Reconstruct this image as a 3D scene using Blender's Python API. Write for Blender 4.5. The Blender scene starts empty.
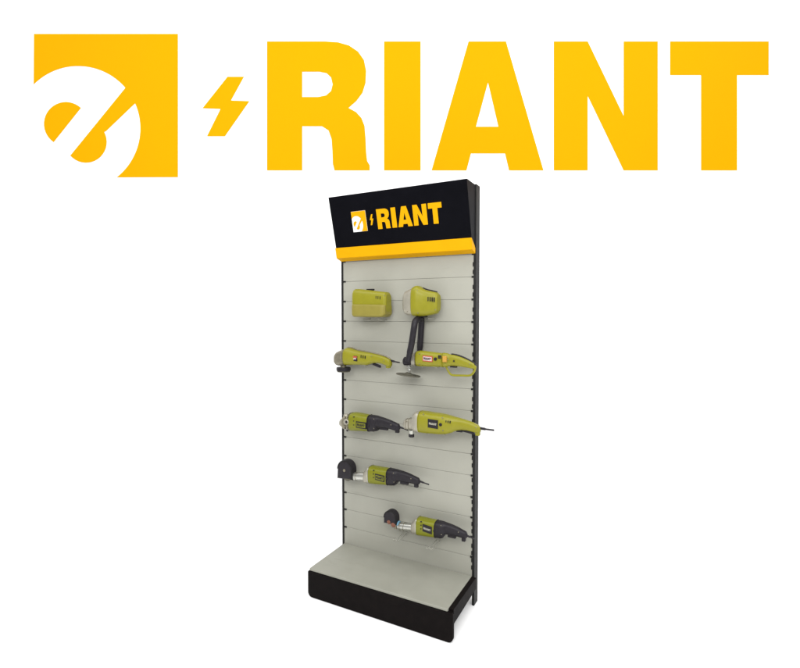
import bpy, bmesh, math, random
from mathutils import Vector, Matrix
random.seed(4)
S = bpy.context.scene
COL = S.collection

# ------------------------------------------------------------------ camera
CAM = Vector((1.643, -2.410, 1.5105)); YAW, PIT, F = 0.4843, 0.0364, 492.9   # focal length in photo pixels (800 wide)
RT = Vector((math.cos(YAW), math.sin(YAW), 0))
FW = Vector((-math.sin(YAW)*math.cos(PIT), math.cos(YAW)*math.cos(PIT), -math.sin(PIT)))
UP = RT.cross(FW)
cam = bpy.data.cameras.new('camera'); co = bpy.data.objects.new('camera', cam); COL.objects.link(co)
m = Matrix((RT, UP, -FW)).transposed().to_4x4(); m.translation = CAM
co.matrix_world = m
cam.sensor_width = 36; cam.lens = 36*F/800; cam.clip_start = .05; cam.clip_end = 100
S.camera = co

def ray(px, py): return FW + RT*((px-400)/F) + UP*((334-py)/F)
def at(px, py, Y):                       # where a sight line meets the plane y = Y (measuring aid)
    d = ray(px, py); t = (Y-CAM.y)/d.y; p = CAM + d*t
    return p.x, p.z
def on_plane(px, py, o, n):
    d = ray(px, py); return CAM + d*((o-CAM).dot(n)/d.dot(n))

# ------------------------------------------------------------------ materials
def mat(name, col, rough=.5, metal=0, spec=.5, vary=.06, scale=40, bump=0, bscale=300, scuff=0, scol=(.5, .5, .48), sscale=(3, 3, 40)):
    M = bpy.data.materials.new(name); M.use_nodes = True
    nt = M.node_tree; b = nt.nodes['Principled BSDF']
    b.inputs['Roughness'].default_value = rough; b.inputs['Metallic'].default_value = metal
    b.inputs['Specular IOR Level'].default_value = spec
    tc = nt.nodes.new('ShaderNodeTexCoord')
    nz = nt.nodes.new('ShaderNodeTexNoise'); nz.inputs['Scale'].default_value = scale; nz.inputs['Detail'].default_value = 5
    nt.links.new(tc.outputs['Object'], nz.inputs['Vector'])
    rp = nt.nodes.new('ShaderNodeValToRGB')
    rp.color_ramp.elements[0].position = .3; rp.color_ramp.elements[1].position = .7
    rp.color_ramp.elements[0].color = (*[c*(1-vary) for c in col], 1)
    rp.color_ramp.elements[1].color = (*[min(1, c*(1+vary)) for c in col], 1)
    nt.links.new(nz.outputs['Fac'], rp.inputs['Fac']); nt.links.new(rp.outputs['Color'], b.inputs['Base Color'])
    mr = nt.nodes.new('ShaderNodeMapRange'); mr.inputs['To Min'].default_value = max(0, rough-.08); mr.inputs['To Max'].default_value = min(1, rough+.08)
    nt.links.new(nz.outputs['Fac'], mr.inputs['Value']); nt.links.new(mr.outputs['Result'], b.inputs['Roughness'])
    if scuff:                                            # faint scratches and rubbed marks
        mp = nt.nodes.new('ShaderNodeMapping'); mp.inputs['Scale'].default_value = sscale; mp.inputs['Rotation'].default_value = (0, .09, 0)
        n3 = nt.nodes.new('ShaderNodeTexNoise'); n3.inputs['Scale'].default_value = 3; n3.inputs['Detail'].default_value = 8; n3.inputs['Roughness'].default_value = .7
        r3 = nt.nodes.new('ShaderNodeValToRGB'); r3.color_ramp.elements[0].position = .60; r3.color_ramp.elements[1].position = .78
        r3.color_ramp.elements[0].color = (0, 0, 0, 1); r3.color_ramp.elements[1].color = (scuff, scuff, scuff, 1)
        mx = nt.nodes.new('ShaderNodeMix'); mx.data_type = 'RGBA'; mx.inputs[7].default_value = (*scol, 1)
        nt.links.new(tc.outputs['Object'], mp.inputs['Vector']); nt.links.new(mp.outputs['Vector'], n3.inputs['Vector'])
        nt.links.new(n3.outputs['Fac'], r3.inputs['Fac']); nt.links.new(r3.outputs['Color'], mx.inputs[0])
        nt.links.new(rp.outputs['Color'], mx.inputs[6]); nt.links.new(mx.outputs[2], b.inputs['Base Color'])
    if bump:
        n2 = nt.nodes.new('ShaderNodeTexNoise'); n2.inputs['Scale'].default_value = bscale
        bp = nt.nodes.new('ShaderNodeBump'); bp.inputs['Strength'].default_value = bump; bp.inputs['Distance'].default_value = .002
        nt.links.new(tc.outputs['Object'], n2.inputs['Vector'])
        nt.links.new(n2.outputs['Fac'], bp.inputs['Height']); nt.links.new(bp.outputs['Normal'], b.inputs['Normal'])
    return M
M = dict(
    backdrop=mat('backdrop white', (.9, .9, .9), .9, spec=.1, vary=.01, scale=2),
    overlay=mat('sign yellow', (.72, .285, .0), .7, spec=.03, vary=.008, scale=3),
    slat=mat('slat grey paint', (.304, .301, .258), .55, spec=.25, vary=.04, scale=5, bump=.04, bscale=160, scuff=.35, scol=(.20, .195, .16), sscale=(1.2, 1, 9)),
    tray=mat('tray grey paint', (.246, .245, .206), .5, spec=.25, vary=.06, scale=7, bump=.05, bscale=160, scuff=.45, scol=(.16, .155, .125), sscale=(1.5, 5, 1)),
    black=mat('black powder coat', (.0048, .0036, .0034), .6, spec=.05, vary=.25, scale=30, bump=.1, bscale=500, scuff=.25, scol=(.035, .03, .027), sscale=(2, 2, 14)),
    header=mat('header black film', (.0032, .0032, .0048), .45, spec=.035, vary=.1, scale=10),
    post=mat('upright black paint', (.015, .015, .0145), .5, spec=.1, vary=.2, scale=30, bump=.1, bscale=500),
    band=mat('band yellow', (.60, .305, .0015), .5, spec=.06, vary=.03, scale=10),
    white=mat('print white', (.75, .75, .74), .5, vary=.03),
    yellow=mat('tool yellow', (.205, .192, .0095), .36, spec=.3, vary=.035, scale=30, bump=.03, bscale=500),
    tan=mat('tool dull yellow', (.205, .175, .03), .42, spec=.3, vary=.04, scale=30),
    green=mat('tool green', (.150, .155, .006), .36, spec=.3, vary=.035, scale=30, bump=.03, bscale=500),
    rubber=mat('tool black', (.014, .012, .015), .45, spec=.22, vary=.15, scale=60, bump=.10, bscale=700),
    silver=mat('cast metal', (.34, .32, .26),   .5, metal=.6, vary=.10, scale=35, bump=.10, bscale=500),
    darkmetal=mat('dark cast metal', (.20, .18, .13), .5, metal=.6, vary=.2, scale=90, bump=.2, bscale=500),
    steel=mat('bright steel', (.46, .46, .42), .3, metal=.9, vary=.08, scale=80),
    brown=mat('brown abrasive', (.16, .06, .035), .8, vary=.25, scale=150, bump=.3, bscale=900),
    disc=mat('disc grey', (.07, .065, .045), .7, vary=.2, scale=150, bump=.2, bscale=900),
    pale=mat('label pale ink', (.34, .33, .27), .5, vary=.1),
    pink=mat('label pale pink', (.50, .40, .40), .5, vary=.1),
    red=mat('label red', (.35, .06, .03), .5, vary=.1),
    orange=mat('sticker orange', (.42, .22, .03), .5, vary=.15, scale=200),
    blue=mat('tape blue', (.12, .26, .36), .5, vary=.1),
)

# ------------------------------------------------------------------ helpers
def thing(name, label, cat, loc, group=None):
    o = bpy.data.objects.new(name, None); o.empty_display_size = .05; COL.objects.link(o)
    o.location = loc; o['label'] = label; o['category'] = cat
    if group: o['group'] = group
    return o
def root_of(o):
    v = Vector(o.location)
    while o.parent: o = o.parent; v += Vector(o.location)
    return v
def part(name, bm, mt, parent=None, smooth=True, label=None, angle=35):
    """bm in world coordinates -> one mesh object"""
    if parent is not None:
        bmesh.ops.translate(bm, vec=-root_of(parent), verts=bm.verts)
    bmesh.ops.recalc_face_normals(bm, faces=bm.faces)
    me = bpy.data.meshes.new(name)
    if smooth:
        for f in bm.faces: f.smooth = True
        for e in bm.edges:
            if len(e.link_faces) == 2 and e.calc_face_angle(0) > math.radians(angle): e.smooth = False
    bm.to_mesh(me); bm.free(); me.materials.append(M[mt])
    o = bpy.data.objects.new(name, me); COL.objects.link(o)
    if smooth:
        wn = o.modifiers.new('weighted', 'WEIGHTED_NORMAL'); wn.keep_sharp = True; wn.weight = 90
    if parent is not None: o.parent = parent
    if label: o['label'] = label
    return o
def box(bm, x0, x1, y0, y1, z0, z1, bev=0, seg=2):
    t = bmesh.new()
    bmesh.ops.create_cube(t, size=1)
    for v in t.verts:
        v.co = Vector(((x0+x1)/2+v.co.x*(x1-x0), (y0+y1)/2+v.co.y*(y1-y0), (z0+z1)/2+v.co.z*(z1-z0)))
    if bev: bmesh.ops.bevel(t, geom=t.edges[:], offset=bev, segments=seg, affect='EDGES', profile=.5)
    merge(bm, t)
def merge(bm, t, mtx=None):
    mp = {}
    for v in t.verts: mp[v] = bm.verts.new(mtx @ v.co if mtx else v.co)
    for f in t.faces:
        try: bm.faces.new([mp[v] for v in f.verts])
        except ValueError: pass
    t.free()
def rings(bm, rs, cap=True):
    vs = [[bm.verts.new(p) for p in r] for r in rs]; n = len(rs[0])
    for a, b in zip(vs, vs[1:]):
        for i in range(n): bm.faces.new((a[i], a[(i+1) % n], b[(i+1) % n], b[i]))
    if cap: bm.faces.new(vs[0][::-1]); bm.faces.new(vs[-1])
def tube(bm, pts, r, n=10):
    pts = [Vector(p) for p in pts]; rs = []
    rr = r if isinstance(r, (list, tuple)) else [r]*len(pts)
    ref = None
    for i, p in enumerate(pts):
        d = (pts[min(i+1, len(pts)-1)]-pts[max(i-1, 0)]).normalized()
        if ref is None: ref = d.orthogonal().normalized()
        u = (ref-d*ref.dot(d)).normalized(); ref = u; w = d.cross(u)
        rs.append([p+(u*math.cos(2*math.pi*k/n)+w*math.sin(2*math.pi*k/n))*rr[i] for k in range(n)])
    rings(bm, rs)
def smooth_path(pts, k=5):
    pts = [Vector(p) for p in pts]; out = []
    for i in range(len(pts)-1):
        p0, p1, p2, p3 = pts[max(i-1, 0)], pts[i], pts[i+1], pts[min(i+2, len(pts)-1)]
        for j in range(k):
            t = j/k
            out.append(.5*((2*p1)+(p2-p0)*t+(2*p0-5*p1+4*p2-p3)*t*t+(3*p1-p0-3*p2+p3)*t**3))
    out.append(pts[-1]); return out
def cyl(bm, c, axis, r0, r1, h, n=24, bev=0):
    """solid of revolution, from c along axis, radius r0 -> r1; softened ends"""
    a = Vector(axis).normalized(); c = Vector(c)
    b = min(bev, h*.4)
    prof = [(0, r0-b), (b, r0), (h-b, r1), (h, r1-b)] if b else [(0, r0), (h, r1)]
    u = a.orthogonal().normalized(); w = a.cross(u)
    rings(bm, [[c+a*s+(u*math.cos(2*math.pi*k/n)+w*math.sin(2*math.pi*k/n))*r for k in range(n)] for s, r in prof])
def prism_x(bm, prof, x0, x1):
    rings(bm, [[(x0, y, z) for y, z in prof], [(x1, y, z) for y, z in prof]])

# ------------------------------------------------------------------ lettering
def arc(cx, cy, r, a0, a1, n=24):
    return [(cx+r*math.cos(math.radians(a0+(a1-a0)*i/n)), cy+r*math.sin(math.radians(a0+(a1-a0)*i/n))) for i in range(n+1)]
def ang(cx, cy, x, y): return math.degrees(math.atan2(y-cy, x-cx))
GL = {}
GL['R'] = [[(267,41.5),(325,41.5),(338,42.3),(349,45.5),(358,51.5),(364,60),(366.2,71),(365.6,83),(362.5,93),(356.5,101),(348.5,108),
            (356,112),(361.5,118),(364.6,126),(365.6,138),(366.2,152),(367.2,161),(369.8,165.5),(369.8,170.5),(334.5,170.5),(332.8,164),(332.3,150),(331.5,139),(328.5,130.5),(322,126.3),(302.3,126.3),(302.3,170.5),(267,170.5)],
           [(302.3,71.8),(302.3,97),(318,97),(326,95.4),(331,91),(332.6,84.5),(331,77.5),(326.5,73.2),(319,71.8)]]
GL['I'] = [[(384,41.5),(420.7,41.5),(420.7,170.5),(384,170.5)]]
GL['A'] = [[(431.5,170.5),(468.5,41.5),(506,41.5),(543.5,170.5),(509,170.5),(505,153.5),(471,153.5),(466.5,170.5)], [(488,82.5),(476,126.7),(498.3,126.7)]]
GL['N'] = [[(553.7,41.5),(587.7,41.5),(623.6,116),(623.6,41.5),(657.7,41.5),(657.7,170.5),(623.6,170.5),(587.7,96),(587.7,170.5),(553.7,170.5)]]
GL['T'] = [[(670,41.5),(768.6,41.5),(768.6,75.2),(737,75.2),(737,170.5),(701,170.5),(701,75.2),(670,75.2)]]
GL['bolt'] = [[(227.5,76.8),(244,76.8),(231,100.5),(249.5,101.2),(225,136.3),(207,136.3),(220.5,109),(202.5,108.3)]]
C0 = (78,128.5,62.4)
_a = ang(C0[0],C0[1],116.5,177.2)
GL['emblem'] = [[(34,34),(178,34),(178,177.2)]+arc(*C0,_a,ang(C0[0],C0[1],136,103),20)+[(106.3,131)]
                + arc(86,142,20.8,ang(86,142,106.3,131),ang(86,142,70,156),18)+[(70,156)]
                + arc(*C0,ang(C0[0],C0[1],125.3,88),ang(C0[0],C0[1],34,84.8),24)]
GL['eye'] = [arc(66,124,22,ang(66,124,53.5,142.5),ang(66,124,80.5,108.5)+360,22)]
GL['back'] = [[(33,33),(179,33),(179,178.2),(33,178.2)]]
def glyph_bm(keys, thick, to_world, n):
    """keys cut out flat, given thickness; to_world maps logo units onto the carrying face, n = face normal"""
    bm = bmesh.new()
    for key in keys:
        cu = bpy.data.curves.new('tmp', 'CURVE'); cu.dimensions = '2D'; cu.fill_mode = 'BOTH'
        for poly in GL[key]:
            sp = cu.splines.new('POLY'); sp.points.add(len(poly)-1); sp.use_cyclic_u = True
            for p, (x, y) in zip(sp.points, poly): p.co = (x, -y, 0, 1)
        cu.extrude = .5
        o = bpy.data.objects.new('tmp', cu); COL.objects.link(o)
        me = bpy.data.meshes.new_from_object(o.evaluated_get(bpy.context.evaluated_depsgraph_get()))
        bpy.data.objects.remove(o); bpy.data.curves.remove(cu)
        t = bmesh.new(); t.from_mesh(me); bpy.data.meshes.remove(me)
        bmesh.ops.remove_doubles(t, verts=t.verts[:], dist=.001)
        for v in t.verts: v.co = to_world(v.co.x, -v.co.y) + n*((v.co.z+.5)*thick)
        merge(bm, t)
    return bm

# ------------------------------------------------------------------ backdrop: white seamless sweep, floor into wall
DW = 3.35
AH = Vector((-math.sin(YAW), math.cos(YAW), 0))
def wall_s(z): return (DW+(z-CAM.z)*math.sin(PIT))/math.cos(PIT)
prof = [(-6, 0), (-3, 0), (0, 0), (1.5, 0), (2.6, 0)]
R = .35; s1 = wall_s(R)
for i in range(0, 13):
    a = math.radians(i*90/12*(1+PIT*-.6))
    prof.append((s1-R+R*math.sin(a), R-R*math.cos(a)))
prof += [(wall_s(z), z) for z in (.8, 1.6, 2.6, 4.6)]
bm = bmesh.new(); prev = None
for s, z in prof:
    cur = [bm.verts.new(Vector((CAM.x, CAM.y, 0))+AH*s+RT*b+Vector((0, 0, z))) for b in (-7, -3.5, 0, 3.5, 7)]
    if prev:
        for i in range(4): bm.faces.new((prev[i], prev[i+1], cur[i+1], cur[i]))
    prev = cur
bd = part('backdrop', bm, 'backdrop', angle=60); bd['kind'] = 'structure'

# big yellow logo: an overlaid graphic, not a real signboard, added on the backdrop
SN = -FW
def overlay_pt(x, y): return CAM + ray(x, y)*(DW-.0008)
sg = thing('overlay_logo', 'huge yellow RIANT logo with square emblem and bolt, a graphic overlaid on the white wall', 'overlay', overlay_pt(400, 170))
TH = .0015
part('emblem', glyph_bm(['emblem'], TH, overlay_pt, SN), 'overlay', sg, smooth=False)
part('emblem_inset', glyph_bm(['eye'], TH, overlay_pt, SN), 'overlay', sg, smooth=False)
part('lightning_bolt', glyph_bm(['bolt'], TH, overlay_pt, SN), 'overlay', sg, smooth=False)
for k in 'RIANT': part('letter', glyph_bm([k], TH, overlay_pt, SN), 'overlay', sg, smooth=False)

# ------------------------------------------------------------------ display stand
W, D = .800, .3335
st = thing('display_stand', 'tall black display stand with grey slatted back and yellow and black header', 'display stand', (0, 0, 0))
seams = [2.058, 1.942, 1.827] + [1.711-.1153*i for i in range(5)] + [1.1344, 1.0209, .911, .7966, .6848, .5715, .4647, .3624, .2565]
edges = [2.166] + seams + [.128]
bm = bmesh.new()
for zt, zb in zip(edges, edges[1:]):
    g, b = .0002, .0020
    zt -= g; zb += g
    prism_x(bm, [(.012, zb), (.0022, zb), (.0007, zb+b*.4), (0, zb+b), (0, zt-b), (.0007, zt-b*.4), (.0022, zt), (.012, zt)], .0005, W-.0005)
part('slat_panel', bm, 'slat', st, angle=50)
bm = bmesh.new(); box(bm, 0.0005, W-.0005, .0122, .0165, .125, 2.166)
part('back_sheet', bm, 'slat', st, smooth=False)
for sx in (0, 1):
    bm = bmesh.new()
    x0, x1 = (-.013, 0) if sx == 0 else (W, W+.0135)
    box(bm, x0, x1, -.003, .052, 0, 2.178, .0016)
    o = part('upright', bm, 'post', st)
    for i, z in enumerate(seams):                       # slat clips
        if z > 1.83: continue
        bm = bmesh.new()
        if sx == 0: box(bm, .0004, .017, -.0045, .003, z-.0045, z+.004, .001)
        else: box(bm, W-.010, W-.0004, -.0045, .003, z-.005, z+.0045, .001)
        part('slat_clip', bm, 'post', o)
    if sx == 1:
        z = .2
        while z < 1.82:
            if min(abs(z-q) for q in seams) > .016:
                bm = bmesh.new(); box(bm, W-.0042, W-.0004, -.004, .003, z-.011, z+.011, .0015); part('slot_tooth', bm, 'post', o)
            z += .0384
for z in (.10, 1.1, 2.10):
    bm = bmesh.new(); box(bm, .0004, W-.0004, .018, .046, z-.02, z+.02, .002); part('rear_rail', bm, 'post', st)
# base: tray, kick panel with rounded lower corners, side brackets
zt = .157
bm = bmesh.new(); box(bm, .001, W-.001, -D, -.001, zt-.0135, zt, .0028, 3)
part('shelf', bm, 'tray', st)
def rpanel(bm, x0, x1, z0, z1, y0, y1, r, rt=.006):
    pts = []
    for cx, cz, rr, a in ((x1-rt, z1-rt, rt, 0), (x0+rt, z1-rt, rt, 90), (x0+r, z0+r, r, 180), (x1-r, z0+r, r, 270)):
        pts += [(cx+rr*math.cos(math.radians(a+t*15)), cz+rr*math.sin(math.radians(a+t*15))) for t in range(7)]
    def ins(p, d):
        cx, cz = (x0+x1)/2, (z0+z1)/2
        return (p[0]-math.copysign(d, p[0]-cx), p[1]-math.copysign(d, p[1]-cz))
    e = .0015
    rings(bm, [[(ins(p, e)[0], y0, ins(p, e)[1]) for p in pts], [(p[0], y0+e, p[1]) for p in pts],
               [(p[0], y1-e, p[1]) for p in pts], [(ins(p, e)[0], y1, ins(p, e)[1]) for p in pts]])
bm = bmesh.new(); rpanel(bm, -.008, W+.027, .002, zt-.0145, -D-.004, -D+.014, .026)
part('kick_panel', bm, 'black', st)
for sx in (0, 1):
    x0, x1 = (-.006, .0006) if sx == 0 else (W-.0006, W+.0235)
    bm = bmesh.new()
    if sx: prism_x(bm, [(-D+.0145, zt-.004), (-D+.0145, zt-.074), (-.0035, zt-.062), (-.0035, zt-.004)], x0, x1)
    else: prism_x(bm, [(-D+.0145, zt-.018), (-D+.0145, zt-.074), (-.0035, zt-.062), (-.0035, zt-.018)], x0+.006, x1+.006)
    part('side_bracket', bm, 'black', st, smooth=False)
# header box
hx0, hx1 = -.009, W+.009
yt, ztp, yb, zbt = -.1326, 2.172, -.0457, 1.842
HF0, HF1 = Vector((0, yb, zbt)), Vector((0, yt, ztp))
HV = (HF1-HF0).normalized(); HL = (HF1-HF0).length
HN = Vector((0, -HV.z, HV.y)); HN = HN if HN.y < 0 else -HN
def hpt(x, v, off=0): return Vector((x, 0, 0))+HF0+HV*v+HN*off
bandv = HL*.178
hd = bmesh.new()
p0 = hpt(0, bandv+.0005); 
prism_x(hd, [(p0.y, p0.z), (yt, ztp), (yt+.004, ztp+.003), (-.006, ztp+.002), (-.006, zbt-.016+.03), (-.02, zbt+.03)], hx0, hx1)
bmesh.ops.bevel(hd, geom=hd.edges[:], offset=.0012, segments=2, affect='EDGES')
head = part('header_box', hd, 'header', st)
bm = bmesh.new()
q = [hpt(0, bandv), hpt(0, bandv, .004), hpt(0, .003, .005), hpt(0, 0, .002)]
prism_x(bm, [(p.y, p.z) for p in q]+[(-.004, zbt-.014), (-.004, zbt+.012), (-.0205, zbt+.0285)], hx0-.003, hx1+.001)
bmesh.ops.bevel(bm, geom=bm.edges[:], offset=.0009, segments=2, affect='EDGES')
part('header_band', bm, 'band', st)
def huv(px, py):
    p = on_plane(px, py, HF0, HN); return p.x, (p-HF0).dot(HV)
def logo_map(lx0, lx1, ly0, ly1, a, b):                  # logo box -> header box
    (x0, v0), (x1, v1) = a, b
    return lambda x, y: hpt(x0+(x1-x0)*(x-lx0)/(lx1-lx0), v0+(v1-v0)*(y-ly0)/(ly1-ly0), .0012)
tl, tr, br, bl = huv(350.9, 212.1), huv(365.2, 210.3), huv(367.7, 230.9), huv(353.9, 231.9)
em = logo_map(34, 178, 34, 177.2, ((tl[0]+bl[0])/2, (tl[1]+tr[1])/2), ((tr[0]+br[0])/2, (bl[1]+br[1])/2))
part('emblem_ground', glyph_bm(['back'], .0008, lambda x, y: em(x, y)-HN*.0006, HN), 'white', head, smooth=False)
part('emblem', glyph_bm(['emblem'], .0010, em, HN), 'band', head, smooth=False)
part('emblem_inset', glyph_bm(['eye'], .0010, em, HN), 'band', head, smooth=False)
b0, b1 = huv(369.2, 214.5), huv(374.4, 224.8)
part('lightning_bolt', glyph_bm(['bolt'], .0010, logo_map(202.5, 249.5, 76.8, 136.3, b0, b1), HN), 'band', head, smooth=False)
r0, r1, t0, t1 = huv(376.2, 209.8), huv(379, 229), huv(441.2, 201.3), huv(438.3, 223.6)
lt = logo_map(267, 768.6, 41.5, 170.5, ((r0[0]+r1[0])/2-.002, (r0[1]+t0[1])/2), (t0[0], (r1[1]+t1[1])/2))
for k in 'RIANT': part('letter', glyph_bm([k], .0010, lt, HN), 'band', head, smooth=False)

# ------------------------------------------------------------------ tools
def P(px, py, Y): x, z = at(px, py, Y); return Vector((x, Y, z))
def loft(secs, yc, kd=.9, n=3.0, N=24, hdmax=.06, sub=4, dome=(1, 1)):
    """sections (px, top, bottom[, depth factor]) -> closed body around y = yc"""
    pts = []
    for s in secs:
        x, z1 = at(s[0], s[1], yc); _, z0 = at(s[0], s[2], yc)
        h = (z1-z0)/2; pts.append(Vector((x, (z0+z1)/2, h, min(hdmax, h*kd)*(s[3] if len(s) > 3 else 1))))
    out = []
    for i in range(len(pts)-1):
        p0, p1, p2, p3 = pts[max(i-1, 0)], pts[i], pts[i+1], pts[min(i+2, len(pts)-1)]
        k = sub
        for j in range(k):
            t = j/k
            if (p2-p1).length < .006: v = p1.lerp(p2, t)
            else:
                v = .5*((2*p1)+(p2-p0)*t+(2*p0-5*p1+4*p2-p3)*t*t+(3*p1-p0-3*p2+p3)*t**3)
                v[0] = p1[0]+(p2[0]-p1[0])*t
            out.append(v)
    out.append(pts[-1])
    e = .0035
    if dome[0]: a = out[0].copy(); a[0] -= e*.5; a[2] = max(a[2]-e, a[2]*.6); a[3] = max(a[3]-e, a[3]*.6); out.insert(0, a)
    if dome[1]: a = out[-1].copy(); a[0] += e*.5; a[2] = max(a[2]-e, a[2]*.6); a[3] = max(a[3]-e, a[3]*.6); out.append(a)
    bm = bmesh.new(); rs = []
    for x, zc, h, d in out:
        r = []
        for k in range(N):
            a = 2*math.pi*k/N; c, s = math.cos(a), math.sin(a)
            r.append((x, yc+d*math.copysign(abs(c)**(2/n), c), zc+h*math.copysign(abs(s)**(2/n), s)))
        rs.append(r)
    rings(bm, rs); return bm
def blob(bm, px0, px1, py0, py1, y0, y1, bev=.002):
    """bevelled block given by its outline on the plane y=(y0+y1)/2"""
    ym = (y0+y1)/2; xa, za = at(px0, py1, ym); xb, zb = at(px1, py0, ym)
    box(bm, min(xa, xb), max(xa, xb), y0, y1, min(za, zb), max(za, zb), bev, 3)
def skin(px, top, bot, Y, kd=.85):
    _, a = at(px, top, Y); _, b = at(px, bot, Y); return Y-(a-b)/2*kd
def label_plate(root, px0, px1, py0, py1, Y, slope, plate='rubber', ink='white', frame=None, th0=.30):
    """name plate on a tool's side at depth Y, leaning with the tool (slope = dz/dx)"""
    x0, z0 = at(px0, py1, Y); x1, z1 = at(px1, py0, Y)
    bm = bmesh.new(); box(bm, x0, x1, Y-.0014, Y+.006, z0, z1, .0006)
    xc = (x0+x1)/2
    for v in bm.verts: v.co.z += slope*(v.co.x-xc)
    pl = part('name_plate', bm, plate, root)
    w, h = x1-x0, z1-z0
    def mp(x, y):
        X = x0+w*.12+w*.76*(x-267)/501.6
        return Vector((X, Y-.0013, z1-h*th0-h*(1-2*th0)*(y-41.5)/129+slope*(X-xc)))
    if frame:
        b2 = bmesh.new(); box(b2, x0+w*.07, x1-w*.07, Y-.0019, Y-.001, z0+h*.17, z1-h*.17, .0002)
        for v in b2.verts: v.co.z += slope*(v.co.x-xc)
        part('plate_face', b2, frame, pl)
        mp0 = mp; mp = lambda x, y: mp0(x, y)+Vector((0, -.0007, 0))
    part('lettering', glyph_bm(list('RIANT'), .0006, mp, Vector((0, -1, 0))), ink, pl, smooth=False)
def vents(root, pts, Y, w=.0022, h=.014, lean=0):
    for x, y in pts:
        p = P(x, y, Y); bm = bmesh.new(); box(bm, p.x-w, p.x+w, Y-.0012, Y+.006, p.z-h/2, p.z+h/2, .0006)
        for v in bm.verts: v.co.x += lean*(v.co.z-p.z)
        part('vent', bm, 'rubber', root)
def collar(root, px, top, bot, Y, kd, mt, wdt=.004, grow=.0016, name='collar', n=3.0):
    x, z1 = at(px, top, Y); _, z0 = at(px, bot, Y); h = (z1-z0)/2+grow; d = (z1-z0)/2*kd+grow; zc = (z0+z1)/2
    def rg(X, k): return [(X, Y+(d-k)*math.copysign(abs(math.cos(a))**(2/n), math.cos(a)), zc+(h-k)*math.copysign(abs(math.sin(a))**(2/n), math.sin(a))) for a in [2*math.pi*i/28 for i in range(28)]]
    bm = bmesh.new(); rings(bm, [rg(x-wdt/2, .0012), rg(x-wdt/2+.0008, 0), rg(x+wdt/2-.0008, 0), rg(x+wdt/2, .0012)]); part(name, bm, mt, root)
def cord(root, pts, Y, r=.0035, ends=(0, 0)):
    bm = bmesh.new(); w = [P(x, y, Y) for x, y in pts]
    d = (w[1]-w[0]).normalized(); L = (w[-1]-w[0]).length
    path = smooth_path(w, 6)
    n = len(path); rr = [r*1.5 if i < n*.45 else r for i in range(n)]
    tube(bm, path, rr)
    part('cord', bm, 'rubber', root)
def screws(root, pts, Y, r=.003, mt='darkmetal'):
    for x, y in pts:
        bm = bmesh.new(); cyl(bm, P(x, y, Y), (0, -1, 0), r, r, .003, 12, .0006); part('screw', bm, mt, root)

# --- short yellow tool, top left
Y = -.062
t = thing('power_tool', 'short yellow power tool at top left, right under the black header', 'power tool', P(372, 318, Y), 'power tools hung on the slatted panel')
part('body', loft([(355.4,291.5,312),(356.6,289.6,314.5),(359,289,315.6),(366,289.7,316),(376,290.8,316),(384,291.7,315.6),(387.4,292.2,314.4),(388.6,294,312)], Y, .62, 4), 'yellow', t)
part('lower_cover', loft([(356.0,304.5,315.2),(357.2,304.2,316.6),(359,304.1,317),(384,304.5,317.2),(387,304.6,316.2),(388.4,305,314.6)], Y, 1.50, 7), 'tan', t)
vents(t, ((376,297.5),(378,297.7),(380,297.9)), Y-.0405, h=.016)
screws(t, ((358.8,293.2),(385,295.4)), Y-.0385, .0028)
bm = bmesh.new(); blob(bm, 367, 374, 288.8, 290.6, Y-.008, Y+.008); part('switch', bm, 'rubber', t)

# --- short yellow tool with grey nose, top right
Y = -.066
t = thing('power_tool', 'short yellow power tool with grey nose and humped top, upper right under the header', 'power tool', P(421, 318, Y), 'power tools hung on the slatted panel')
part('gear_head', loft([(405.2,294,312),(406.6,291.6,314.4),(410,289.8,315.4),(414.2,288.4,315.8)], Y, .62, 3.2), 'silver', t)
part('body', loft([(414.4,287.4,316),(416.5,286.2,316.4),(419,285.8,316.5),(422,287.6,316.3),(426,289.7,316),(432,291.2,315),(437,292.4,313.5),(438.8,294.4,311)], Y, .62, 3.6), 'yellow', t)
collar(t, 414.3, 288.2, 315.8, Y, .62, 'darkmetal', .0045, .001)
bm = bmesh.new()
pts = [P(x, y, Y) for x, y in ((423,288.4),(427,290),(432,291.2),(437,292.5))]
tube(bm, smooth_path(pts, 4), .006, 10); part('top_grip', bm, 'rubber', t)
bm = bmesh.new(); c = P(410, 303.5, Y-.030); cyl(bm, c, (0, -1, 0), .019, .017, .012, 28, .003); part('side_cap', bm, 'darkmetal', t)
screws(t, ((407.6,295.5),(412.6,293),(407.6,311.5),(412.6,312.5)), Y-.0355, .003)
vents(t, ((428,299),(430,299.2),(432,299.4),(434,299.6)), Y-.0400, h=.022)
screws(t, ((417.5,290.5),(418,313),(435.5,309.8)), Y-.0400, .003)
bm = bmesh.new(); blob(bm, 421, 427, 315.4, 317.4, Y-.009, Y+.009); part('switch', bm, 'rubber', t)

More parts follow.
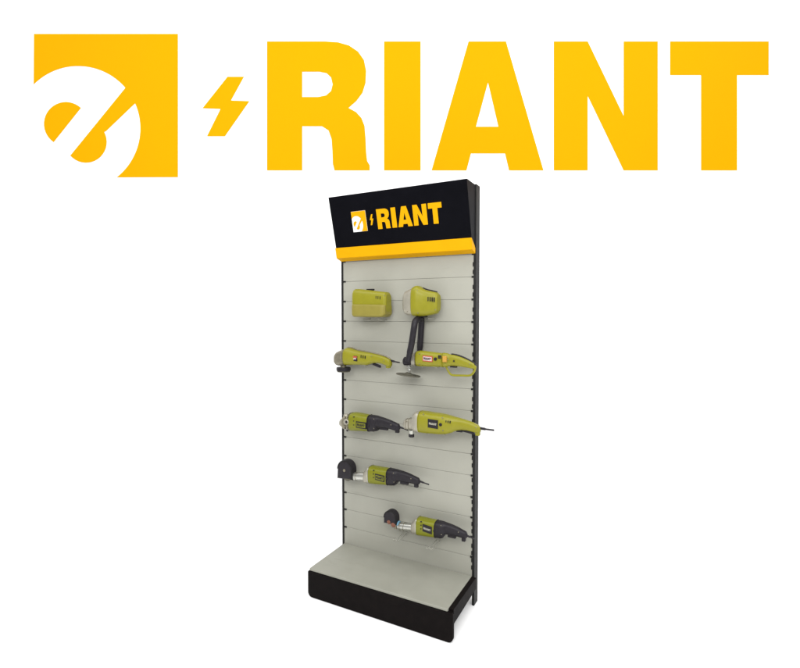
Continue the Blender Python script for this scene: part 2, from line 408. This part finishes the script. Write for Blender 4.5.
# --- yellow angle grinder, second row left
Y = -.068
t = thing('angle_grinder', 'yellow angle grinder with black disc guard at left edge of second row', 'grinder', P(362, 368, Y), 'power tools hung on the slatted panel')
part('gear_head', loft([(336.2,354,363.5),(338,352,365),(342,350.2,365.6),(345.6,348.8,365.4)], Y, .9, 3.2), 'darkmetal', t)
part('body', loft([(345.2,349.5,364.6),(347.5,347.7,365),(351,348,364.8),(356,349.8,364.8),(362,351.2,364.8),(368,352.2,364.9),(373,353.3,363.2),(380,355,363.2),(386,357,365.3),(390,359,367.2),(391.3,361,366)], Y, .85, 3), 'yellow', t)
bm = bmesh.new(); blob(bm, 386.5, 390.3, 363, 368, Y-.010, Y+.010, .004); part('handle_heel', bm, 'yellow', t)
bm = bmesh.new()
pts = [P(x, y, Y) for x, y in ((347.8,347.5),(352,347.8),(358,350),(366,351.5),(374,353.2),(381,354.9),(387,356.9),(390.5,359))]
tube(bm, smooth_path(pts, 4), .0042, 8); part('housing_seam', bm, 'darkmetal', t)
c = P(343.6, 370.8, Y); bm = bmesh.new()
cyl(bm, c, (0, 0, 1), .041, .041, .021, 32, .003); part('wheel_guard', bm, 'rubber', t)
bm = bmesh.new(); cyl(bm, c+Vector((0, 0, -.006)), (0, 0, 1), .036, .038, .0055, 32, .001); part('disc', bm, 'disc', t)
bm = bmesh.new(); cyl(bm, c+Vector((-.002, 0, .019)), (0, 0, 1), .017, .017, .014, 20, .002); part('spindle_collar', bm, 'darkmetal', t)
label_plate(t, 350.4, 357.3, 355.8, 360.8, Y-.0335, -.06, 'rubber', 'pink', None)
bm = bmesh.new(); x0, z0 = at(350.6, 357.6, Y-.034); x1, z1 = at(357, 356.3, Y-.034); box(bm, x0, x1, Y-.0356, Y-.034, z0, z1, .0002); part('label_stripe', bm, 'red', t)
bm = bmesh.new(); blob(bm, 373, 380.5, 362.4, 364.6, Y-.007, Y+.007)
for v in bm.verts: v.co.z -= .30*(v.co.x-t.location.x-.066)
part('switch', bm, 'rubber', t)
screws(t, ((339.5,356),(343.5,353.5),(343.8,362)), Y-.030, mt='steel')
cord(t, ((391,360.5),(395,361.6),(399.6,362.6)), Y)
collar(t, 346, 348.8, 364.9, Y, .86, 'darkmetal', .004, .0012)
vents(t, ((361,356.5),(363,356.9),(365,357.3)), skin(362,351.2,364.8,Y), h=.016)
screws(t, ((348.4,362.6),(371.5,356.2),(384,361)), skin(371,353,364.6,Y)-.0004, .0026)

# --- yellow polisher with black loop handle, second row right
Y = -.075
t = thing('polisher', 'yellow polisher with upright black front handle, flat disc and looped rear grip', 'polisher', P(433, 376, Y), 'power tools hung on the slatted panel')
part('body', loft([(416.6,353,363.5),(418,351,365.8),(422,350.6,366.2),(432,351.8,366.6),(440,352.8,366.8),(443.5,353.4,366.9)], Y, .85, 3), 'yellow', t)
part('rear_grip', loft([(443.4,352.8,366.9),(446.5,353,367.2),(450,354.3,366),(455,355,366),(462,357.2,366.8),(469,360.3,368),(474,363.2,369),(476,366,369.2)], Y, .66, 3), 'yellow', t)
bm = bmesh.new()
pts = [P(x, y, Y) for x, y in ((445.5,365.5),(446.8,368),(448.6,371.5),(450.8,374.4),(454,375.3),(462,375.5),(469,375.6),(472.3,374),(474.6,370.5),(475.6,367))]
tube(bm, smooth_path(pts, 4), .0056, 10); part('grip_loop', bm, 'yellow', t)
bm = bmesh.new()
pts = [P(x, y, Y) for x, y in ((451.5,354.3),(457,355.2),(463,357.3),(469,360.2),(474,363.2),(475.8,365))]
tube(bm, smooth_path(pts, 4), .0052, 8); part('grip_strip', bm, 'rubber', t)
part('gear_head', loft([(411.8,355,364.8),(413.5,353,366),(417,352,365.6)], Y, .8, 3), 'silver', t)
part('gear_housing', loft([(404,358.6,364),(405.4,356.8,365.2),(409.5,356,365.2),(412.6,356,364.6)], Y, 1.15, 3.4), 'rubber', t)
bm = bmesh.new()
ya, yb_ = Y-.050, Y+.046
pts = [P(x, y, ya) for x, y in ((408,361.5),(409.4,354),(410.8,347.5),(412,341),(413.2,333),(414.2,326.5))]
pts += [P(415.2, 321.6, ya+.012), P(418.2, 318.6, (ya+yb_)/2), P(421.2, 318.6, yb_-.012)]
pts += [P(x, y, yb_) for x, y in ((421.4,323),(421,331),(420.4,340),(419.8,349),(419.4,354))]
pth = smooth_path(pts, 4); nn = len(pth)
tube(bm, pth, [.0165 if 4 < i < nn-5 else .0145 for i in range(nn)], 14); part('front_handle', bm, 'rubber', t)
c = P(409, 372.6, Y); bm = bmesh.new()
cyl(bm, c, (0, 0, 1), .0065, .0065, .046, 16, .001); cyl(bm, c+Vector((0, 0, .012)), (0, 0, 1), .010, .009, .008, 6, .001)
cyl(bm, c+Vector((0, 0, .026)), (0, 0, 1), .012, .012, .010, 20, .001); part('spindle', bm, 'steel', t)
c = P(408.2, 375.4, Y); ax = Vector((.11, .06, 1)); bm = bmesh.new()
cyl(bm, c, ax, .066, .066, .004, 40, .0012); cyl(bm, c+ax.normalized()*.004, ax, .034, .012, .012, 32, .001); part('backing_disc', bm, 'disc', t)
label_plate(t, 422.6, 432.4, 356.0, 361.4, Y-.0345, -.05, 'red', 'rubber', 'pink')
bm = bmesh.new(); cyl(bm, P(435.6, 359, Y-.030), (0, -1, 0), .0085, .0078, .008, 18, .001); part('brush_cap', bm, 'rubber', t)
bm = bmesh.new(); x0, z0 = at(442.6, 362, Y-.0335); x1, z1 = at(446.6, 356.2, Y-.0335); box(bm, x0, x1, Y-.0352, Y-.027, z0, z1, .0005); part('sticker', bm, 'orange', t)
vents(t, ((438.4,357),(439.6,357.1),(440.8,357.2)), skin(440,352.8,366.8,Y), h=.018)
collar(t, 417, 351.4, 365.9, Y, .84, 'darkmetal', .004, .0012); collar(t, 443.4, 353.0, 366.9, Y, .84, 'yellow', .005, .0016)
screws(t, ((419.4,353.6),(419.6,364),(448,359.5),(469.5,364)), Y-.034, .003)
bm = bmesh.new(); blob(bm, 450.4, 457, 364.8, 367.4, Y-.008, Y+.008); part('switch', bm, 'rubber', t)
bm = bmesh.new(); cyl(bm, P(454, 361, Y-.022), (0, -1, 0), .0045, .004, .006, 14, .001); part('lock_button', bm, 'rubber', t)

# --- green grinder with black handle, third row left
Y = -.066
t = thing('angle_grinder', 'green grinder with black rear handle and bare silver head, third row left', 'grinder', P(366, 431, Y), 'power tools hung on the slatted panel')
part('gear_head', loft([(344,417.2,427.4),(345,416,428.2),(347.4,415.8,428.4),(348.2,417.6,427.2),(349,418,427),(350,415.2,429.2),(351.6,414.4,429.6)], Y, .9, 4, sub=2), 'darkmetal', t)
part('nose_cap', loft([(340.6,420,425.4),(341.6,418.8,426.2),(344.4,418.4,426.6)], Y, .95, 2.4), 'silver', t)
bm = bmesh.new(); c = P(346.2, 416.4, Y); cyl(bm, c, (0, 0, 1), .0165, .014, .014, 20, .002); part('bearing_cap', bm, 'silver', t)
bm = bmesh.new(); c = P(346.4, 422, Y-.040); cyl(bm, c, (0, -1, 0), .018, .016, .008, 22, .002); part('side_boss', bm, 'silver', t)
bm = bmesh.new(); c = P(346.4, 422, Y-.0475); cyl(bm, c, (0, -1, 0), .008, .007, .003, 16, .0008); part('handle_socket', bm, 'rubber', t)
bm = bmesh.new(); c = P(345.2, 427.5, Y); cyl(bm, c, (0, 0, -1), .016, .013, .006, 20, .001); part('flange', bm, 'steel', t)
bm = bmesh.new(); c = P(347.3, 427.8, Y-.022); cyl(bm, c, (0, 0, -1), .0058, .0052, .020, 14, .001); part('spindle_lock', bm, 'rubber', t)
screws(t, ((345.1,418),(348.0,418.4),(345.1,426.4),(348,426)), Y-.0405, .003, mt='darkmetal')
part('body', loft([(351,414.5,429),(352.4,412.6,430.2),(356,412.4,430.3),(363,413.6,430.6),(370.2,415,431)], Y, .85, 3, dome=(1, 0)), 'green', t)
part('handle', loft([(370,415,431),(372,414.9,431.2),(377.5,415.8,430.8),(378.5,416.2,427.5),(384,417.8,427.6),(390,420,428.9),(395,422.2,430.5),(398.5,424,431),(399.8,426,429.5)], Y, .8, 2.8), 'rubber', t)
bm = bmesh.new(); blob(bm, 395.6, 399.2, 427, 432.6, Y-.009, Y+.009, .004); part('handle_heel', bm, 'rubber', t)
bm = bmesh.new(); blob(bm, 380, 388, 426.6, 429.4, Y-.007, Y+.007); part('switch', bm, 'rubber', t)
label_plate(t, 356, 366, 422.6, 427.8, skin(361,413.4,430.6,Y)-.0006, -.05, 'rubber', 'rubber', 'green')
bm = bmesh.new(); cyl(bm, P(368.4, 426, skin(368.4,414.7,430.8,Y)+.002), (0, -1, 0), .0055, .005, .005, 14, .001); part('brush_cap', bm, 'rubber', t)
collar(t, 349.9, 414.8, 429.4, Y, .9, 'silver', .004, .0015, 'rib', 3.6)
collar(t, 351.4, 412.6, 430, Y, .86, 'darkmetal', .004, .001); collar(t, 370.2, 414.8, 431.1, Y, .84, 'rubber', .004, .0012)
vents(t, ((353.6,417),(353.6,421),(353.6,425)), skin(353.6,412.4,430.3,Y), w=.003, h=.005)
screws(t, ((374,419),(374,428.4),(391,424.8)), Y-.033, .0026)
cord(t, ((399.4,427),(403,428.3),(408,430.2)), Y)

# --- large yellow grinder, third row right
Y = -.078
t = thing('angle_grinder', 'large all yellow grinder with silver head, its cord reaching past the right upright', 'grinder', P(445, 434, Y), 'power tools hung on the slatted panel')
bm = bmesh.new()
merge(bm, loft([(404,421.5,426.5),(405.5,419.2,428.6),(409,418.3,429.4),(413,417.5,429.3),(416,416,429.5)], Y, .9, 2.6))
part('gear_head', bm, 'silver', t)
part('flange', loft([(415,413,430.5),(417,411.2,431.6),(419,410.8,432),(421,411,432)], Y, .85, 3.2), 'silver', t)
bm = bmesh.new(); c = P(411.5, 437, Y); cyl(bm, c, (0, 0, 1), .0155, .0155, .016, 24, .003); part('spindle_cap', bm, 'rubber', t)
bm = bmesh.new(); cyl(bm, c+Vector((0, 0, .015)), (0, 0, 1), .011, .013, .022, 20, .001); part('spindle', bm, 'steel', t)
screws(t, ((406.8,421.5),(412.8,419.8),(412.8,427),(418.4,413.8),(418.4,429)), Y-.034, .0038, mt='darkmetal')
part('body', loft([(420.6,412,431.2),(422,411,432),(426,411.3,432.6),(433,412.5,433.2),(441,413.6,433.8),(447,414.9,433.6),(452,416.2,432.6),(456,417.3,430.8),(461,418.6,429.8),(467,420.4,430.2),(473,422.6,431.6),(478,425,433),(480.4,427.5,432)], Y, .85, 3.2), 'yellow', t)
bm = bmesh.new(); blob(bm, 475.6, 480, 427.5, 435.3, Y-.011, Y+.011, .005); part('handle_heel', bm, 'yellow', t)
bm = bmesh.new(); blob(bm, 456.6, 462.5, 428.8, 431.6, Y-.008, Y+.008); part('switch', bm, 'rubber', t)
bm = bmesh.new(); blob(bm, 463, 474.6, 430.0, 431.4, Y-.009, Y+.009, .002)  # black strip standing in for the shade along the grip's lower edge
for v in bm.verts: v.co.z -= .14*(v.co.x-t.location.x-.10)
part('grip_shade_strip', bm, 'rubber', t)
label_plate(t, 427.8, 437.8, 420.2, 427.6, Y-.0465, -.05, 'rubber', 'pale', None, .38)
for px, a, b in ((407.4,418.6,429),(410.4,418,429.4)): collar(t, px, a, b, Y, .92, 'darkmetal', .003, .0016, 'rib', 2.6)
collar(t, 421.2, 411, 431.8, Y, .86, 'yellow', .004, .0016)
vents(t, ((446,421.6),(448,421.9),(450,422.2)), skin(448,415.4,433,Y)+.001, h=.012)
bm = bmesh.new(); pts = [P(x, y, skin(x, a, b, Y)-.0002) for x, y, a, b in ((423,430,411,432.4),(433,430.6,412.5,433.2),(444,429.8,414.2,433.7))]
screws(t, ((423.6,414),(424,429.6),(442.5,417.6),(443,430.4),(476,427.6)), Y-.040, .0032)
bm.free(); bm = bmesh.new(); cyl(bm, P(440.6, 424.6, skin(440,413.5,433.7,Y)+.003), (0, -1, 0), .0085, .0078, .005, 18, .001); part('brush_cap', bm, 'rubber', t)
cord(t, ((480,428.2),(486,429.2),(494,430.2)), Y, .0042)

# --- long-nosed green grinders
def long_nose(dx, dy, Y, label, dome, k=1.0, sl=0.0):
    """profile traced on the fourth-row tool; the lower one is the same model hung a little steeper"""
    ox, oy = 371, 475
    def q(x, y): return (ox+dx+(x-ox)*k, oy+dy+(y-oy)*k+sl*(x-ox))
    def sec(l): return [(*q(x, a), q(x, b)[1]) for x, a, b in l]
    t = thing('die_grinder', label, 'grinder', P(*q(380, 484.5), Y), 'power tools hung on the slatted panel')
    part('nose', loft(sec([(351,472.4,479.2),(353,472,479.8),(360,472.3,480.2),(366,472.7,480.6)]), Y, .95, 2.2), 'steel', t)
    bm = loft(sec([(365.4,470.5,481.5),(366.6,469,482.2),(370.2,465.6,482.6),(371.2,465.4,482.6)]), Y, .88, 2.8); part('gear_head', bm, 'silver', t)
    screws(t, (q(368.8,469),q(369.4,480.2)), Y-.026, .0034, mt='darkmetal')
    part('body', loft(sec([(371,465.6,482.6),(373,465.8,483),(380,467,483.7),(389.2,468.5,484.5)]), Y, .85, 3, dome=(1, 0)), 'green', t)
    part('handle', loft(sec([(389,468.3,484.7),(392,468.6,485),(396,469.4,484.8),(398.5,470,481.4),(404,471.6,481.8),(410,473.9,482.8),(415,476.3,484),(418.4,478,484.8),(419.8,480,483.5)]), Y, .8, 2.8), 'rubber', t)
    x, y = q(414.4, 480); x2, y2 = q(418.2, 487)
    bm = bmesh.new(); blob(bm, x, x2, y, y2, Y-.009, Y+.009, .004); part('handle_heel', bm, 'rubber', t)
    x, y = q(400.5, 480.8); x2, y2 = q(408.5, 483.4)
    bm = bmesh.new(); blob(bm, x, x2, y, y2, Y-.007, Y+.007); part('switch', bm, 'rubber', t)
    for x, u, d in ((353.4,472,479.9),(357,472.1,480.1)): collar(t, q(x, u)[0], q(x, u)[1], q(x, d)[1], Y, .95, 'darkmetal', .003, .001, 'rib', 2.4)
    collar(t, q(366.2, 470)[0], q(366.2, 470)[1], q(366.2, 481.6)[1], Y, .9, 'darkmetal', .004, .001); collar(t, q(371.2, 465.4)[0], q(371.2, 465.4)[1], q(371.2, 482.7)[1], Y, .86, 'steel', .004, .0012)
    collar(t, q(389.2, 468.3)[0], q(389.2, 468.3)[1], q(389.2, 484.6)[1], Y, .84, 'rubber', .004, .0012)
    vents(t, (q(373.4,470.5), q(373.4,474), q(373.4,477.5)), skin(*q(373.4,465.8), q(373.4,483)[1], Y), w=.003, h=.005)
    screws(t, (q(393.5,473), q(394,482), q(411,478.6)), Y-.033, .0026)
    a, b = q(375, 475.7), q(384.2, 479.9)
    if dome == 'big': label_plate(t, a[0], b[0], q(379.6, 475.6)[1], q(379.6, 480)[1], skin(*q(379.6,467),q(379.6,483.7)[1],Y)-.0006, -.08, 'rubber', 'rubber', 'green')
    else: label_plate(t, a[0], b[0], q(379.6, 475)[1], q(379.6, 480)[1], skin(*q(379.6,467),q(379.6,483.7)[1],Y)-.0006, -.12, 'rubber', 'pale', None, .36)
    bm = bmesh.new(); cyl(bm, P(*q(386.6, 478.6), skin(*q(386.6,468),q(386.6,484.2)[1],Y)+.002), (0, -1, 0), .0055, .005, .005, 14, .001); part('brush_cap', bm, 'rubber', t)
    return t, q
def guard(bm, px0, px1, ptop, pbot, Y, depth, flare=0):
    """arched hood: round top, straight lower sides, open below"""
    x0, z0 = at(px0, pbot, Y); x1, z1 = at(px1, ptop, Y)
    r = (x1-x0)/2; cx = (x0+x1)/2; cz = max(z1-r*1.05, z0+.004)
    prof = [(x0-flare, z0)]+[(cx-r*math.cos(math.radians(a)), cz+(z1-cz)*math.sin(math.radians(a))) for a in range(0, 181, 12)]+[(x1, z0+.004)]
    ys = [(-depth/2, .8), (-depth/2+.006, .96), (-depth/2+.012, 1), (depth/2-.012, 1), (depth/2-.006, .96), (depth/2, .8)]
    zc = (z0+z1)/2
    guard.front = [Vector((x, Y-depth/2+.004, z)) for x, z in prof[1:]], Vector((cx, Y-depth/2, cz))
    rings(bm, [[(cx+(x-cx)*s, Y+d, zc+(z-zc)*s) for x, z in prof] for d, s in ys])

Y = -.066
t, q = long_nose(0, 0, Y, 'long nosed green grinder with big black wheel guard, alone on the fourth row', 'big')
bm = bmesh.new(); guard(bm, 339.8, 354.6, 460.4, 477.2, Y, .058, .003); part('wheel_guard', bm, 'rubber', t)
bm = bmesh.new(); tube(bm, [guard.front[1]+(p-guard.front[1])*.93 for p in guard.front[0]], .0035, 8); part('guard_rim', bm, 'post', t)
bm = bmesh.new(); cyl(bm, guard.front[1]+Vector((0, .003, -.004)), (0, -1, 0), .009, .008, .006, 18, .001); part('hub_nut', bm, 'darkmetal', t)
bm = bmesh.new(); x, z = at(352.6, 477, Y); box(bm, x-.006, x+.012, Y-.022, Y+.016, z-.006, z+.022, .003); part('guard_clamp', bm, 'rubber', t)
bm = bmesh.new(); c = P(347, 476.6, Y-.026); cyl(bm, c, (0, 1, 0), .026, .026, .02, 28, .002); part('wheel', bm, 'disc', t)
cord(t, ((419.2,481),(424,482.8),(429,484.6)), Y)

Y = -.070
t, q = long_nose(47.5, 51.2, Y, 'long nosed green grinder with brown wheel, lowest on the panel above two wire hooks', 'small', 1.0, .055)
bm = bmesh.new(); guard(bm, 385.4, 398.2, 510.8, 521.6, Y, .05); part('wheel_guard', bm, 'rubber', t)
bm = bmesh.new(); tube(bm, [guard.front[1]+(p-guard.front[1])*.93 for p in guard.front[0]], .003, 8); part('guard_rim', bm, 'post', t)
bm = bmesh.new()
for px, py, r in ((388.6, 522.2, .0125), (392.8, 525, .0135)): cyl(bm, P(px, py, Y-.026), (0, 1, 0), r, r, .04, 22, .003)
part('abrasive_wheel', bm, 'brown', t)
bm = bmesh.new(); x, z = at(396.8, 525.5, Y); box(bm, x-.007, x+.007, Y-.018, Y+.018, z-.014, z+.010, .003); part('guard_clamp', bm, 'darkmetal', t)
bm = bmesh.new(); x, z = at(398.8, 522.8, Y); tube(bm, [(x-.004, Y, z-.006), (x+.004, Y, z-.007)], .0165, 18); part('tape_band', bm, 'blue', t)
cord(t, ((467.8,536),(470.5,537.2),(474,538.8)), Y)

# ------------------------------------------------------------------ wire hooks
def hook(px, py, L, label, double=True, rise=.012):
    """px,py: where the wire leaves the panel"""
    x, z = at(px, py, 0)
    h = thing('display_hook', label, 'hook', (x, 0, z), 'wire hooks in the slatted panel')
    bm = bmesh.new(); box(bm, x-.014, x+.014, -.003, -.0004, z-.006, z+.010, .0008); part('back_plate', bm, 'slat', h)
    bm = bmesh.new()
    for s in ((-1, 1) if double else (0,)):
        tube(bm, [(x+s*.0095, -.002, z), (x+s*.0095, -L*.9, z), (x+s*.0095, -L, z+rise)], .0021, 8)
    part('prong', bm, 'steel' if not double else 'slat', h)
hook(405.5, 533, .125, 'double wire hook under the silver nose of the lowest grinder')
hook(438.5, 540, .135, 'double wire hook under the black handle of the lowest grinder')
for a, b, py, L, what in (((364), (380), 318.6, .085, 'top left yellow power tool'), (417, 430, 317.4, .088, 'top right yellow power tool'),
                          (355, 366, 364.2, .085, 'yellow angle grinder on second row'), (424, 438, 366.0, .092, 'yellow polisher with front handle'),
                          (357, 374, 430.2, .085, 'silver headed green grinder on third row'), (428, 446, 432.6, .095, 'large all yellow grinder'),
                          (376, 393, 483.2, .085, 'green grinder alone on fourth row')):
    Yt = -.07
    for px, dz, side in ((a, 0, 'left'), (b, .8, 'right')):
        # wire leaves the panel level with the tool's belly
        p = P(px, py+dz, Yt); h = thing('display_hook', 'thin wire hook under the %s, %s of two' % (what, side), 'hook', (p.x, 0, p.z-.0026), 'wire hooks in the slatted panel')
        bm = bmesh.new(); x, z = p.x, p.z-.0026
        tube(bm, [(x, -.0004, z), (x, -L*.55, z), (x, -L, z)], .0018, 8); part('prong', bm, 'slat', h)

# ------------------------------------------------------------------ light: white studio ambience and soft boxes
w = bpy.data.worlds.new('World'); S.world = w; w.use_nodes = True
bg = w.node_tree.nodes['Background']; bg.inputs['Color'].default_value = (1, 1, 1, 1); bg.inputs['Strength'].default_value = .45
def softbox(name, loc, target, size, power, col=(1, 1, 1)):
    l = bpy.data.lights.new(name, 'AREA'); l.shape = 'RECTANGLE'; l.size, l.size_y = size; l.energy = power; l.color = col
    o = bpy.data.objects.new(name, l); COL.objects.link(o); o.location = loc
    o.rotation_euler = (Vector(target)-Vector(loc)).to_track_quat('-Z', 'Y').to_euler()
base = Vector((CAM.x, CAM.y, 0))
softbox('softbox_key', base+AH*-.9+RT*.1+Vector((0, 0, 3.0)), base+AH*2.6+Vector((0, 0, .9)), (4.4, 1.6), 165)
softbox('softbox_overhead', base+AH*1.2+RT*.1+Vector((0, 0, 4.9)), base+AH*2.7, (10, 2), 235)

S.render.engine = 'CYCLES'
S.view_settings.view_transform = 'Standard'; S.view_settings.look = 'None'
S.view_settings.exposure = 0; S.view_settings.gamma = 1; S.view_settings.use_curve_mapping = False
S.cycles.max_bounces = 6; S.cycles.use_denoising = True
